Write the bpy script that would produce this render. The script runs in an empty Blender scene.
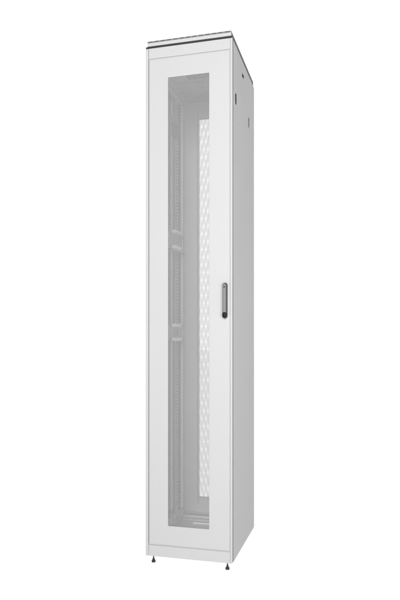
import bpy, bmesh, math, random
import numpy as np
random.seed(7)
C = bpy.context.scene
COL = C.collection

W, D, H = 0.346, 0.4667, 2.0      # cabinet width, depth, height above its feet
Z0 = 0.0322                        # height of the levelling feet

# ------------------------------------------------------------------ materials
def mat(name, col, rough=0.5, spec=0.35, metal=0.0, grain=0.0, grain_scale=900, mottling=0.0):
    m = bpy.data.materials.new(name); m.use_nodes = True
    n = m.node_tree.nodes; l = m.node_tree.links
    b = n['Principled BSDF']
    b.inputs['Base Color'].default_value = (*col, 1)
    b.inputs['Roughness'].default_value = rough
    b.inputs['Specular IOR Level'].default_value = spec
    b.inputs['Metallic'].default_value = metal
    tc = n.new('ShaderNodeTexCoord')
    if mottling:
        nz = n.new('ShaderNodeTexNoise'); nz.inputs['Scale'].default_value = 7; nz.inputs['Detail'].default_value = 5
        r = n.new('ShaderNodeMapRange')
        r.inputs['To Min'].default_value = 1 - mottling; r.inputs['To Max'].default_value = 1 + mottling
        mx = n.new('ShaderNodeVectorMath'); mx.operation = 'SCALE'
        mx.inputs[0].default_value = col
        l.new(tc.outputs['Object'], nz.inputs['Vector']); l.new(nz.outputs['Fac'], r.inputs['Value'])
        l.new(r.outputs['Result'], mx.inputs['Scale']); l.new(mx.outputs['Vector'], b.inputs['Base Color'])
        r2 = n.new('ShaderNodeMapRange')
        r2.inputs['To Min'].default_value = rough - .06; r2.inputs['To Max'].default_value = rough + .06
        l.new(nz.outputs['Fac'], r2.inputs['Value']); l.new(r2.outputs['Result'], b.inputs['Roughness'])
    if grain:
        g = n.new('ShaderNodeTexNoise'); g.inputs['Scale'].default_value = grain_scale; g.inputs['Detail'].default_value = 3
        bp = n.new('ShaderNodeBump'); bp.inputs['Strength'].default_value = grain; bp.inputs['Distance'].default_value = 0.0006
        l.new(tc.outputs['Object'], g.inputs['Vector']); l.new(g.outputs['Fac'], bp.inputs['Height'])
        l.new(bp.outputs['Normal'], b.inputs['Normal'])
    return m

PAINT = mat('light_grey_powder_coat', (.435, .435, .437), .5, .2, grain=.18, mottling=.012)
ZINC = mat('zinc_plated_steel', (.60, .60, .60), .42, .4, metal=.15, grain=.08, mottling=.03)
RUBBER = mat('black_rubber', (.018, .018, .019), .6, .3, grain=.2)
SHADE = mat('grey_shade', (.13, .13, .132), .7, .2, grain=.15)  # shade put into colour, for dark strips along grooves and edges
TRIM = mat('dark_grey_trim', (.19, .19, .192), .6, .3, grain=.1)
PLASTIC = mat('dark_grey_plastic', (.05, .05, .053), .42, .4, grain=.1)
BLACK = mat('black_plastic', (.006, .006, .007), .5, .2)
LEVER = mat('satin_grey_metal', (.155, .155, .158), .38, .5, metal=.15, grain=.06)
INNER = mat('pale_grey_lit_interior', (.59, .59, .592), .55, .3, grain=.12, mottling=.02)  # paler than the outer paint, putting extra light into the interior colour
LIT_WALL = mat('white_lit_wall', (.80, .80, .80), .6, .2, mottling=.02)  # whitened to paint light onto the inner side walls
BRIGHT = mat('bright_zinc_and_highlight', (.90, .90, .90), .4, .5)  # cable clips, and a painted highlight on the rear posts
MESH = mat('light_grey_perforated_steel', (.435, .435, .437), .5, .3)

# ------------------------------------------------------------------ mesh helpers
def link(name, me, m, parent=None, bevel=0.0, smooth=False):
    me.materials.append(m) if not me.materials else None
    o = bpy.data.objects.new(name, me); COL.objects.link(o)
    if parent: o.parent = parent
    if smooth:
        for p in me.polygons: p.use_smooth = True
    if bevel:
        b = o.modifiers.new('bevel', 'BEVEL'); b.width = bevel; b.segments = 2
        b.limit_method = 'ANGLE'; b.angle_limit = math.radians(40)
    return o

class Build:
    """collects pieces that belong to ONE part"""
    def __init__(s): s.v = []; s.f = []
    def add(s, v, f):
        k = len(s.v); s.v += v; s.f += [[i + k for i in q] for q in f]; return s
    def box(s, x0, x1, y0, y1, z0, z1):
        v = [(x, y, z) for z in (z0, z1) for y in (y0, y1) for x in (x0, x1)]
        return s.add(v, [(0,2,3,1),(4,5,7,6),(0,1,5,4),(2,6,7,3),(0,4,6,2),(1,3,7,5)])
    def plate(s, u0, u1, w0, w1, holes, t0, t1, axis):
        """a sheet u0..u1 x w0..w1 from t0 to t1 along axis, with rectangular holes"""
        us = sorted({u0, u1, *[a for h in holes for a in h[:2]]})
        ws = sorted({w0, w1, *[a for h in holes for a in h[2:]]})
        P = {'x': lambda u, w, t: (t, u, w), 'y': lambda u, w, t: (u, t, w), 'z': lambda u, w, t: (u, w, t)}[axis]
        def solid(i, j):
            if i < 0 or j < 0 or i >= len(us) - 1 or j >= len(ws) - 1: return False
            a, b = (us[i] + us[i+1]) / 2, (ws[j] + ws[j+1]) / 2
            return not any(h[0] < a < h[1] and h[2] < b < h[3] for h in holes)
        vi = {}; v = []; f = []
        def g(i, j, k):
            if (i, j, k) not in vi:
                vi[(i, j, k)] = len(v); v.append(P(us[i], ws[j], (t0, t1)[k]))
            return vi[(i, j, k)]
        for i in range(len(us) - 1):
            for j in range(len(ws) - 1):
                if not solid(i, j): continue
                f.append([g(i,j,0), g(i+1,j,0), g(i+1,j+1,0), g(i,j+1,0)])
                f.append([g(i,j,1), g(i,j+1,1), g(i+1,j+1,1), g(i+1,j,1)])
                if not solid(i-1, j): f.append([g(i,j,0), g(i,j+1,0), g(i,j+1,1), g(i,j,1)])
                if not solid(i+1, j): f.append([g(i+1,j,0), g(i+1,j,1), g(i+1,j+1,1), g(i+1,j+1,0)])
                if not solid(i, j-1): f.append([g(i,j,0), g(i,j,1), g(i+1,j,1), g(i+1,j,0)])
                if not solid(i, j+1): f.append([g(i,j+1,0), g(i+1,j+1,0), g(i+1,j+1,1), g(i,j+1,1)])
        return s.add(v, f)
    def lathe(s, prof, x, y, n=24):
        v = []; f = []
        for r, z in prof:
            for k in range(n):
                a = 2 * math.pi * k / n; v.append((x + r*math.cos(a), y + r*math.sin(a), z))
        for i in range(len(prof) - 1):
            for k in range(n):
                f.append([i*n+k, i*n+(k+1) % n, (i+1)*n+(k+1) % n, (i+1)*n+k])
        f.append(list(range(n))[::-1]); f.append([(len(prof)-1)*n + k for k in range(n)])
        return s.add(v, f)
    def stadium(s, cx, z0, z1, r, y0, y1, taper=0.0, n=12):
        """upright rounded bar in the x-z plane, from the door face (y0) out to y1"""
        ring = []
        for k in range(n + 1):
            a = math.pi * k / n; ring.append((r*math.cos(a), z1 - r + r*math.sin(a)))
        for k in range(n + 1):
            a = math.pi + math.pi * k / n; ring.append((r*math.cos(a), z0 + r + r*math.sin(a)))
        zc = (z0 + z1) / 2; kx = 1 - taper / r; kz = 1 - taper / ((z1 - z0) / 2)
        v = [(cx + x, y0, z) for x, z in ring]
        ym = y1 + (y0 - y1) * .35
        v += [(cx + x, ym, z) for x, z in ring]
        v += [(cx + x*kx, y1, zc + (z - zc)*kz) for x, z in ring]
        m = len(ring); f = []
        for L in (0, m):
            for k in range(m):
                f.append([L+k, L+(k+1) % m, L+m+(k+1) % m, L+m+k])
        f.append(list(range(m))[::-1]); f.append([2*m + k for k in range(m)])
        return s.add(v, f)
    def mesh(s, name):
        me = bpy.data.meshes.new(name); me.from_pydata(s.v, [], s.f); me.update()
        bm = bmesh.new(); bm.from_mesh(me); bmesh.ops.recalc_face_normals(bm, faces=bm.faces); bm.to_mesh(me); bm.free()
        return me
    def obj(s, name, m, parent, bevel=0.0, smooth=False):
        return link(name, s.mesh(name), m, parent, bevel, smooth)

# ------------------------------------------------------------------ perforated sheet
PX, PZ = 0.001855, 0.00322         # hole pitch across, row pitch (rows are staggered)
def perforated(x0, x1, z0, z1, px, pz, t=0.0008, open_=0.80):
    """honeycomb of pointed hexagonal holes in a thin steel sheet"""
    hx, hz = px / 2, pz * 2 / 3     # half width, half height of the cell
    cell = np.array([(0, hz), (hx, hz/2), (hx, -hz/2), (0, -hz), (-hx, -hz/2), (-hx, hz/2)])
    rows = int((z1 - z0) / pz); cols = int((x1 - x0) / px)
    rr, cc = np.meshgrid(np.arange(rows), np.arange(cols), indexing='ij')
    cx = x0 + (cc + .5 + .5 * (rr % 2)) * px; cz = z0 + (rr + .5) * pz
    cen = np.stack([cx.ravel(), cz.ravel()], 1)
    N = len(cen)
    outer = cen[:, None, :] + cell[None]
    key = np.round(outer / np.array([px / 4, pz / 12])).astype(np.int64).reshape(-1, 2)
    _, first, inv = np.unique(key, axis=0, return_index=True, return_inverse=True)
    ov = outer.reshape(-1, 2)[first]; M = len(ov); oi = inv.reshape(N, 6)
    iv = (cen[:, None, :] + cell[None] * open_).reshape(-1, 2); ii = np.arange(6 * N).reshape(N, 6)
    def at(p, y): return np.stack([p[:, 0], np.full(len(p), y), p[:, 1]], 1)
    v = np.concatenate([at(ov, 0), at(ov, t), at(iv, 0), at(iv, t)])
    of, ob, jf, jb = oi, oi + M, ii + 2*M, ii + 2*M + 6*N
    nx = lambda a: np.roll(a, -1, axis=1)
    f = np.concatenate([np.stack(q, 2).reshape(-1, 4) for q in
        ((of, nx(of), nx(jf), jf), (nx(ob), ob, jb, nx(jb)), (jf, nx(jf), nx(jb), jb))])
    me = bpy.data.meshes.new('perforated_panel')
    me.vertices.add(len(v)); me.vertices.foreach_set('co', v.ravel())
    me.loops.add(f.size); me.loops.foreach_set('vertex_index', f.ravel().astype(np.int32))
    me.polygons.add(len(f)); me.polygons.foreach_set('loop_start', np.arange(0, f.size, 4, dtype=np.int32))
    me.update(calc_edges=True); me.validate()
    return me

# ------------------------------------------------------------------ the cabinet
cab = bpy.data.objects.new('server_cabinet', None); COL.objects.link(cab)
cab.location = (0, 0, Z0)
cab['label'] = 'tall light grey server cabinet with perforated door and dark handle on small black feet'
cab['category'] = 'server cabinet'

# doors ---------------------------------------------------------------
DX0, DX1, DZ0, DZ1 = 0.0145, 0.3362, 0.0476, 1.9272      # door leaf
WX0, WX1, WZ0, WZ1 = 0.0921, 0.2557, 0.1222, 1.8518      # perforated field
def door_leaf(name, y0, sgn):
    b = Build()
    t = .0018
    yo, yi = y0, y0 + sgn * t
    a, c = min(yo, yi), max(yo, yi)
    b.plate(DX0, DX1, DZ0, DZ1, [(WX0, WX1, WZ0, WZ1)], a, c, 'y')
    # folded return edges behind the skin
    e0, e1 = (c, c + .016) if sgn > 0 else (a - .016, a)
    b.box(DX0, DX0 + .002, e0, e1, DZ0, DZ1); b.box(DX1 - .002, DX1, e0, e1, DZ0, DZ1)
    b.box(DX0 + .002, DX1 - .002, e0, e1, DZ0, DZ0 + .002); b.box(DX0 + .002, DX1 - .002, e0, e1, DZ1 - .002, DZ1)
    return b
fd = door_leaf('front_door', 0.0, 1).obj('front_door', PAINT, cab, bevel=.0007)
pf = link('perforated_panel', perforated(WX0 - .006, WX1 + .006, WZ0 - .008, WZ1 + .008, PX, PZ), MESH, fd); pf.location = (0, .0024, 0)

# swing handle
hx = .3183
Build().stadium(hx, .9205, 1.0540, .0094, .0, -.010, .0022).obj('handle_plate', PLASTIC, fd, smooth=False)
Build().stadium(hx + .0004, .9380, 1.0500, .0062, -.0102, -.0180, .0014).obj('handle_lever', LEVER, fd)
Build().stadium(hx + .0004, .9213, .9440, .0086, -.0103, -.0200, .0022).obj('lock_cap', BLACK, fd, smooth=True)
pv = Build().stadium(hx + .0004, 1.0340, 1.0410, .0034, -.0181, -.0200, .0008).obj('pivot_pin', PLASTIC, fd)

rd = door_leaf('rear_door', D, -1)
# inner stiffening channels beside the perforated field
for xa in (WX0 - .0106, WX1 + .0010):
    rd.box(xa, xa + .0022, D - .0150, D - .0018, WZ0 - .03, WZ1 + .03)
    rd.box(xa + .0074, xa + .0096, D - .0150, D - .0018, WZ0 - .03, WZ1 + .03)
rd = rd.obj('rear_door', INNER, cab)
pr = link('perforated_panel', perforated(WX0 - .006, WX1 + .006, WZ0 - .008, WZ1 + .008, PX * 1.0875, PZ * 1.0875, open_=.85), MESH, rd); pr.location = (0, D - .0034, 0)

# frame ---------------------------------------------------------------
ZT = 1.9722                          # top of the frame, below the roof gap
G = .0008
for side in (0, 1):
    sx = (lambda x: x) if side == 0 else (lambda x: W - x)
    def bx(b, xa, xb, *r):
        xa, xb = sx(xa), sx(xb); b.box(min(xa, xb), max(xa, xb), *r)
    # front post: rounded front face, with a return into the cabinet and a groove
    b = Build()
    bx(b, .0, .0120 if side == 0 else .0080, .0, .0040, .0, ZT)
    bx(b, .0072, .0105, .0040, .0400, .0, ZT)
    bx(b, .0106, .0200, .0200, .0212, .0480, 1.9260)
    b.obj('corner_post', PAINT, cab, bevel=.0012)
    # rear post
    b = Build()
    bx(b, .0, .0125, D - .0040, D, .0, ZT)
    bx(b, .0, .0020, D - .0350, D - .0040, .0, ZT)
    bx(b, .0020, .0260, D - .0420, D - .0400, .0, ZT)
    bx(b, .0240, .0260, D - .0400, D - .0300, .0, ZT)
    po = b.obj('corner_post', PAINT, cab, bevel=.0006)
    b = Build(); bx(b, .0150, .0262, D - .0445, D - .0422, .03, 1.945)
    b.obj('highlight_strip', BRIGHT, po, bevel=.0006)  # highlight on the post edge, painted as a pale strip
    b = Build(); bx(b, .0022, .0130, D - .0900, D - .0450, .03, 1.945)
    b.obj('shade_strip', SHADE, po)  # dark strip painting a shaded band beside the rear post
    # dark strip painting the shade of the groove between front post and side panel
    b = Build(); bx(b, .0014, .0071, .0042, .0205, .0006, ZT - .0006)
    b.obj('shade_strip', SHADE, cab)

for y0, y1 in ((.0, .0022), (D - .0022, D)):
    xr = W - .0088
    b = Build(); b.box(.0135, xr, y0, y1, DZ1 + .0044, ZT)
    yy = (.0022, .03) if y0 == 0 else (D - .03, D - .0022)
    b.box(.0135, xr, *yy, DZ1 + .0056, DZ1 + .0076)
    ys = (.0034, .0044) if y0 == 0 else (D - .0044, D - .0034)
    b.box(.0125, xr + .0003, *ys, DZ1 + .0002, DZ1 + .0054)
    b.obj('header_rail', PAINT, cab, bevel=.0006)
    b = Build(); b.box(.0135, xr, y0, y1, .0, DZ0 - .0048)
    b.box(.0135, xr, *yy, DZ0 - .0080, DZ0 - .0060)
    b.box(.0125, xr + .0003, *ys, DZ0 - .0058, DZ0 - .0002)
    b.obj('plinth', PAINT, cab, bevel=.0006)

# side panels with the pull recess near the top and the two catches ----
PY0, PY1 = .0215, D - .0368
recess = [(.190, .229, 1.909, 1.9245)]
catches = [(.0535, .0800, 1.7470, 1.7895), (.3260, .3530, 1.7505, 1.7925)]
for side in (0, 1):
    x0, x1 = (.0, .0015) if side == 0 else (W - .0015, W)
    holes = [(h[0], h[1], h[2], h[3]) for h in recess + catches]
    p = Build().plate(PY0, PY1, .0, ZT, holes, x0, x1, 'x').obj('side_panel', PAINT, cab, bevel=.0005)
    def span(a, b_): 
        xa, xb = (a, b_) if side == 0 else (W - b_, W - a)
        return xa, xb
    q = Build(); q.box(*span(.0016, .0130), PY0, PY0 + .0015, .0, ZT); q.box(*span(.0016, .0130), PY1 - .0015, PY1, .0, ZT)
    q.obj('return_edge', PAINT, p)
    q = Build(); q.box(*span(.0017, .0032), .045, .340, .09, 1.89)
    q.obj('lit_skin', LIT_WALL, p)  # added skin, whiter than the panel so the inner wall looks lit
    q = Build(); q.box(*span(.0034, .0100), .274, .284, .04, 1.93)
    q.obj('shadow_line', SHADE, p)  # thin dark strip painting a shadow line down the inner wall
    for h in recess:
        q = Build(); q.box(*span(.0135, .0150), h[0] - .003, h[1] + .003, h[2] - .003, h[3] + .003)
        q.box(*span(.0017, .0134), h[0] - .003, h[0] - .0005, h[2] - .003, h[3] + .003)
        q.box(*span(.0017, .0134), h[1] + .0005, h[1] + .003, h[2] - .003, h[3] + .003)
        q.box(*span(.0017, .0134), h[0], h[1], h[3] + .0005, h[3] + .003)
        q.box(*span(.0017, .0134), h[0], h[1], h[2] - .003, h[2] - .0005)
        q.obj('pull_recess', BLACK, p)
    for h in catches:
        q = Build(); q.box(*span(.0061, .0200), h[0] - .004, h[1] + .004, h[2] - .012, h[3] + .004)
        q.box(*span(.0017, .0060), h[0] - .002, h[1] + .002, h[2] - .002, h[3] + .002)
        o = q.obj('catch', PLASTIC, p, bevel=.0008)
        # spring clip: a slanted painted tongue above the catch on the inside
        xa, xb = span(.0040, .0260)
        q = Build(); y0, y1 = max(.048, h[0] - .045), h[1] + .010; z0, z1 = h[3] + .006, h[3] + .036
        q.add([(xa, y0, z0+.014), (xb, y0, z0+.014), (xb, y1, z0), (xa, y1, z0), (xa, y0, z1+.012), (xb, y0, z0+.02), (xb, y1, z0+.006), (xa, y1, z1)],
              [(0,3,2,1),(4,5,6,7),(0,1,5,4),(2,3,7,6),(0,4,7,3),(1,2,6,5)])
        q.obj('spring_clip', PAINT, p)

# roof ----------------------------------------------------------------
LX0, LX1 = .0070, W - .0045
LY1 = D - .0005
roof = Build()
roof.box(LX0, LX1, .0, .0016, 1.9812, 1.9938)                       # front lip
roof.plate(LX0, LX1, .0017, LY1, [(.06, .29, .10, .36)], 1.9820, 1.9835, 'z')
roof.box(LX0, LX0 + .0016, .0017, LY1, 1.9836, 1.9938); roof.box(LX0, LX1, LY1 - .0016, LY1, 1.9836, 1.9938)
roof.box(LX1 - .0036, LX1 - .0020, .0017, LY1 - .0018, 1.9836, 1.9938)
roof = roof.obj('roof_cover', PAINT, cab, bevel=.0006)
b = Build(); p_ = (LX1 - LX0 - .004) / 13
b.plate(LX0 + .001, LX1, 1.9940, 2.0000, [(LX0 + .004 + k*p_, LX0 + .004 + (k + .72)*p_, 1.9958, 1.9990) for k in range(13)], -.0004, .0010, 'y')
b.plate(LX0 + .001, LX1, .0034, LY1, [(LX0 + .012, LX1 - .012, .012, LY1 - .012)], 1.9960, 2.0000, 'z')
et = b.obj('edge_trim', TRIM, roof)
b = Build(); b.box(LX0 + .002, LX1 - .001, .0011, .0033, 1.9942, 1.9998); b.obj('slot_backing', PLASTIC, et)
b = Build()
for k in range(24):                                                 # vent slats across the opening in the cover
    yy = LY1 - .030 - k * .0172
    b.box(LX0 + .0125, LX1 - .0125, yy, yy + .0130, 1.9964, 1.9976)
b.obj('vent_grille', PAINT, roof)
b = Build(); b.box(LX1 - .0018, LX1 + .0006, .0018, LY1, 1.9838, 1.9936)
b.obj('shade_strip', SHADE, roof)  # dark strip painting the shade on the lid's side face
b = Build()
b.box(.0004, W - .0030, .0030, .0150, ZT + .0002, 1.9810); b.box(W - .0200, W - .0030, .0151, D - .004, ZT + .0002, 1.9810)
b.box(.0020, .0200, .0151, D - .004, ZT + .0002, 1.9810)
b.obj('roof_gasket', RUBBER, roof)
# inside of the roof: tray with a brush-lined cable entry
b = Build(); b.plate(.014, W - .014, .032, D - .0190, [(.0944, .25, .19, .275)], 1.9560, 1.9575, 'z')
for yy in (.16, .30, .36): b.box(.03, W - .03, yy, yy + .006, 1.9500, 1.9559)
tray = b.obj('roof_tray', INNER, cab)
b = Build(); b.box(.090, .254, .186, .279, 1.9577, 1.9625)
b.obj('brush_strip', PLASTIC, tray)

# base ----------------------------------------------------------------
b = Build(); b.plate(.014, W - .014, .032, D - .0190, [(.085, .26, .350, .371)], .0260, .0275, 'z')
for yy in (.10, .40): b.box(.03, W - .03, yy, yy + .010, .0276, .0340)
base = b.obj('base_panel', INNER, cab)
b = Build(); b.plate(.076, .269, .336, .383, [(.090, .255, .353, .368)], .0277, .0300, 'z')
b.obj('cable_entry', ZINC, base, bevel=.0005)

# depth struts with punched holes, tying front and rear posts ----------
def strut(z, h, x0, sgn, clips):
    b = Build(); t = .0016
    holes = [(y, y + .012, z + h*.30, z + h*.70) for y in [.07 + .026*k for k in range(12)]]
    a, c = (x0, x0 + t) if sgn > 0 else (x0 - t, x0)
    b.plate(.041, D - .0425, z, z + h, holes, a, c, 'x')
    f0, f1 = (x0 + t, x0 + t + .012) if sgn > 0 else (x0 - t - .012, x0 - t)
    b.box(f0, f1, .041, D - .0425, z, z + t); b.box(f0, f1, .041, D - .0425, z + h - t, z + h)
    o = b.obj('depth_strut', INNER, cab)
    if clips:
        for zz in (z - .002, z + h - .012):
            q = Build(); q0, q1 = (f1, f1 + .020) if sgn > 0 else (f0 - .020, f0)
            q.box(q0, q1, .228, .305, zz, zz + .014)
            q.obj('cable_clip', BRIGHT, o, bevel=.0015)
    return o
for x0, s in ((.0205, 1), (W - .0205, -1)):
    strut(1.232, .075, x0, s, True); strut(.838, .070, x0, s, True)
    strut(1.900, .040, x0, s, False); strut(.040, .040, x0, s, False)

# 19-inch mounting rails with square holes ----------------------------
for side in (0, 1):
    for y, sg in ((.064, 1), (.362, -1)):
        b = Build()
        xa, xb = (.0405, .0600) if side == 0 else (W - .0600, W - .0405)
        if sg < 0: xa, xb = (.0060, .0195) if side == 0 else (W - .0195, W - .0060)
        xm = (xa + xb) / 2
        holes = [(xm - .0030, xm + .0030, z, z + .0085) for z in [.10 + .0145*k for k in range(124)]]
        b.plate(xa, xb, .060, 1.940, holes, y, y + .0016, 'y')
        xo = xa if side == 0 else xb - .0016
        b.box(xo, xo + .0016, y + .0017, y + .028, .060, 1.940)
        b.obj('mounting_rail', ZINC, cab)

# levelling feet -------------------------------------------------------
for fx, fy in ((.0242, .026), (.3212, .026), (.060, D - .075), (.286, D - .075)):
    if 1:
        b = Build()
        b.lathe([(.0050, -Z0), (.0077, -Z0), (.0082, -.0307), (.0082, -.0280), (.0073, -.0252), (.0052, -.0218),
                 (.0042, -.0185), (.0030, -.0165), (.0026, -.0140)], fx, fy, 28)
        foot = b.obj('levelling_foot', RUBBER, cab, smooth=True)
        s = Build(); prof = []
        z = -.0141
        while z < .018:
            prof += [(.0024, z), (.0030, z + .0007)]; z += .0014
        s.lathe(prof, fx, fy, 20)
        s.obj('threaded_stem', PLASTIC, foot)

# ------------------------------------------------------------------ floor: made-up translucent sheet, lit through from below to wash out shadows
fm = bpy.data.materials.new('white_shadowless_floor'); fm.use_nodes = True
n = fm.node_tree.nodes; l = fm.node_tree.links; n.clear()
out = n.new('ShaderNodeOutputMaterial'); mix = n.new('ShaderNodeMixShader'); mix.inputs[0].default_value = .88
df = n.new('ShaderNodeBsdfDiffuse'); df.inputs['Color'].default_value = (.96, .96, .96, 1)
tr = n.new('ShaderNodeBsdfTranslucent'); tr.inputs['Color'].default_value = (.97, .97, .97, 1)
l.new(df.outputs[0], mix.inputs[1]); l.new(tr.outputs[0], mix.inputs[2]); l.new(mix.outputs[0], out.inputs['Surface'])
me = bpy.data.meshes.new('floor'); S = 60
me.from_pydata([(-S, -S, 0), (S, -S, 0), (S, S, 0), (-S, S, 0)], [], [(0, 1, 2, 3)]); me.materials.append(fm)
fl = bpy.data.objects.new('floor', me); COL.objects.link(fl); fl['kind'] = 'structure'

# ------------------------------------------------------------------ light: white behind and below, dim elsewhere, front softbox, side lamps added for fill
w = bpy.data.worlds.new('World'); C.world = w; w.use_nodes = True
n = w.node_tree.nodes; l = w.node_tree.links
ROOM = .04                      # the dim rest of the studio, against the white backdrop
bg = n['Background']; bg.inputs['Strength'].default_value = 1.30
import mathutils
tc = n.new('ShaderNodeTexCoord'); dot = n.new('ShaderNodeVectorMath'); dot.operation = 'DOT_PRODUCT'
dot.inputs[1].default_value = mathutils.Vector((-.12, 1, 0)).normalized()
def ramp(a, b, lo, hi):
    m = n.new('ShaderNodeMapRange'); m.interpolation_type = 'SMOOTHSTEP'
    for k, x in zip(('From Min', 'From Max', 'To Min', 'To Max'), (a, b, lo, hi)): m.inputs[k].default_value = x
    return m
back = ramp(.45, .78, ROOM, 1.0); low = ramp(-.06, .0, .98, .0)  # bright lower half added to shine through the floor from beneath
sep = n.new('ShaderNodeSeparateXYZ'); mxx = n.new('ShaderNodeMath'); mxx.operation = 'MAXIMUM'
cb = n.new('ShaderNodeCombineColor')
l.new(tc.outputs['Generated'], dot.inputs[0]); l.new(dot.outputs['Value'], back.inputs['Value'])
l.new(tc.outputs['Generated'], sep.inputs[0]); l.new(sep.outputs['Z'], low.inputs['Value'])
l.new(back.outputs['Result'], mxx.inputs[0]); l.new(low.outputs['Result'], mxx.inputs[1])
for k in range(3): l.new(mxx.outputs[0], cb.inputs[k])
l.new(cb.outputs['Color'], bg.inputs['Color'])

def area(name, loc, target, sx, sy, power):
    L = bpy.data.lights.new(name, 'AREA'); L.shape = 'RECTANGLE'; L.size = sx; L.size_y = sy; L.energy = power
    o = bpy.data.objects.new(name, L); COL.objects.link(o); o.location = loc
    d = mathutils.Vector(target) - mathutils.Vector(loc)
    o.rotation_euler = d.to_track_quat('-Z', 'Y').to_euler()
    return o
area('softbox', (.74, -4.4, 2.3), (.17, 0, 1.1), 1.5, 2.2, 203)
area('side_fill', (1.7, -1.9, .95), (.2, .2, .9), .5, .8, 27)  # added lamp, lifts the side panel and the left wall inside
area('low_side_fill', (1.32, .50, .62), (.35, .25, .62), .30, .9, .6)  # added lamp, brightens the lower part of the side panel

# ------------------------------------------------------------------ camera
cd = bpy.data.cameras.new('camera'); co = bpy.data.objects.new('camera', cd); COL.objects.link(co)
cd.sensor_fit = 'VERTICAL'; cd.sensor_height = 24; cd.lens = 604.81 / 600 * 24
cd.shift_y = 41.5 / 600; cd.clip_end = 300; cd.clip_start = .05
co.location = (.81864, -2.22035, .83352 + Z0)
co.rotation_euler = (math.pi / 2, 0, .26336)
C.camera = co
C.view_settings.view_transform = 'Standard'; C.view_settings.look = 'None'
C.view_settings.exposure = 0; C.view_settings.gamma = 1
C.cycles.use_adaptive_sampling = False; C.cycles.filter_width = 1.6
C.cycles.max_bounces = 10; C.cycles.diffuse_bounces = 6
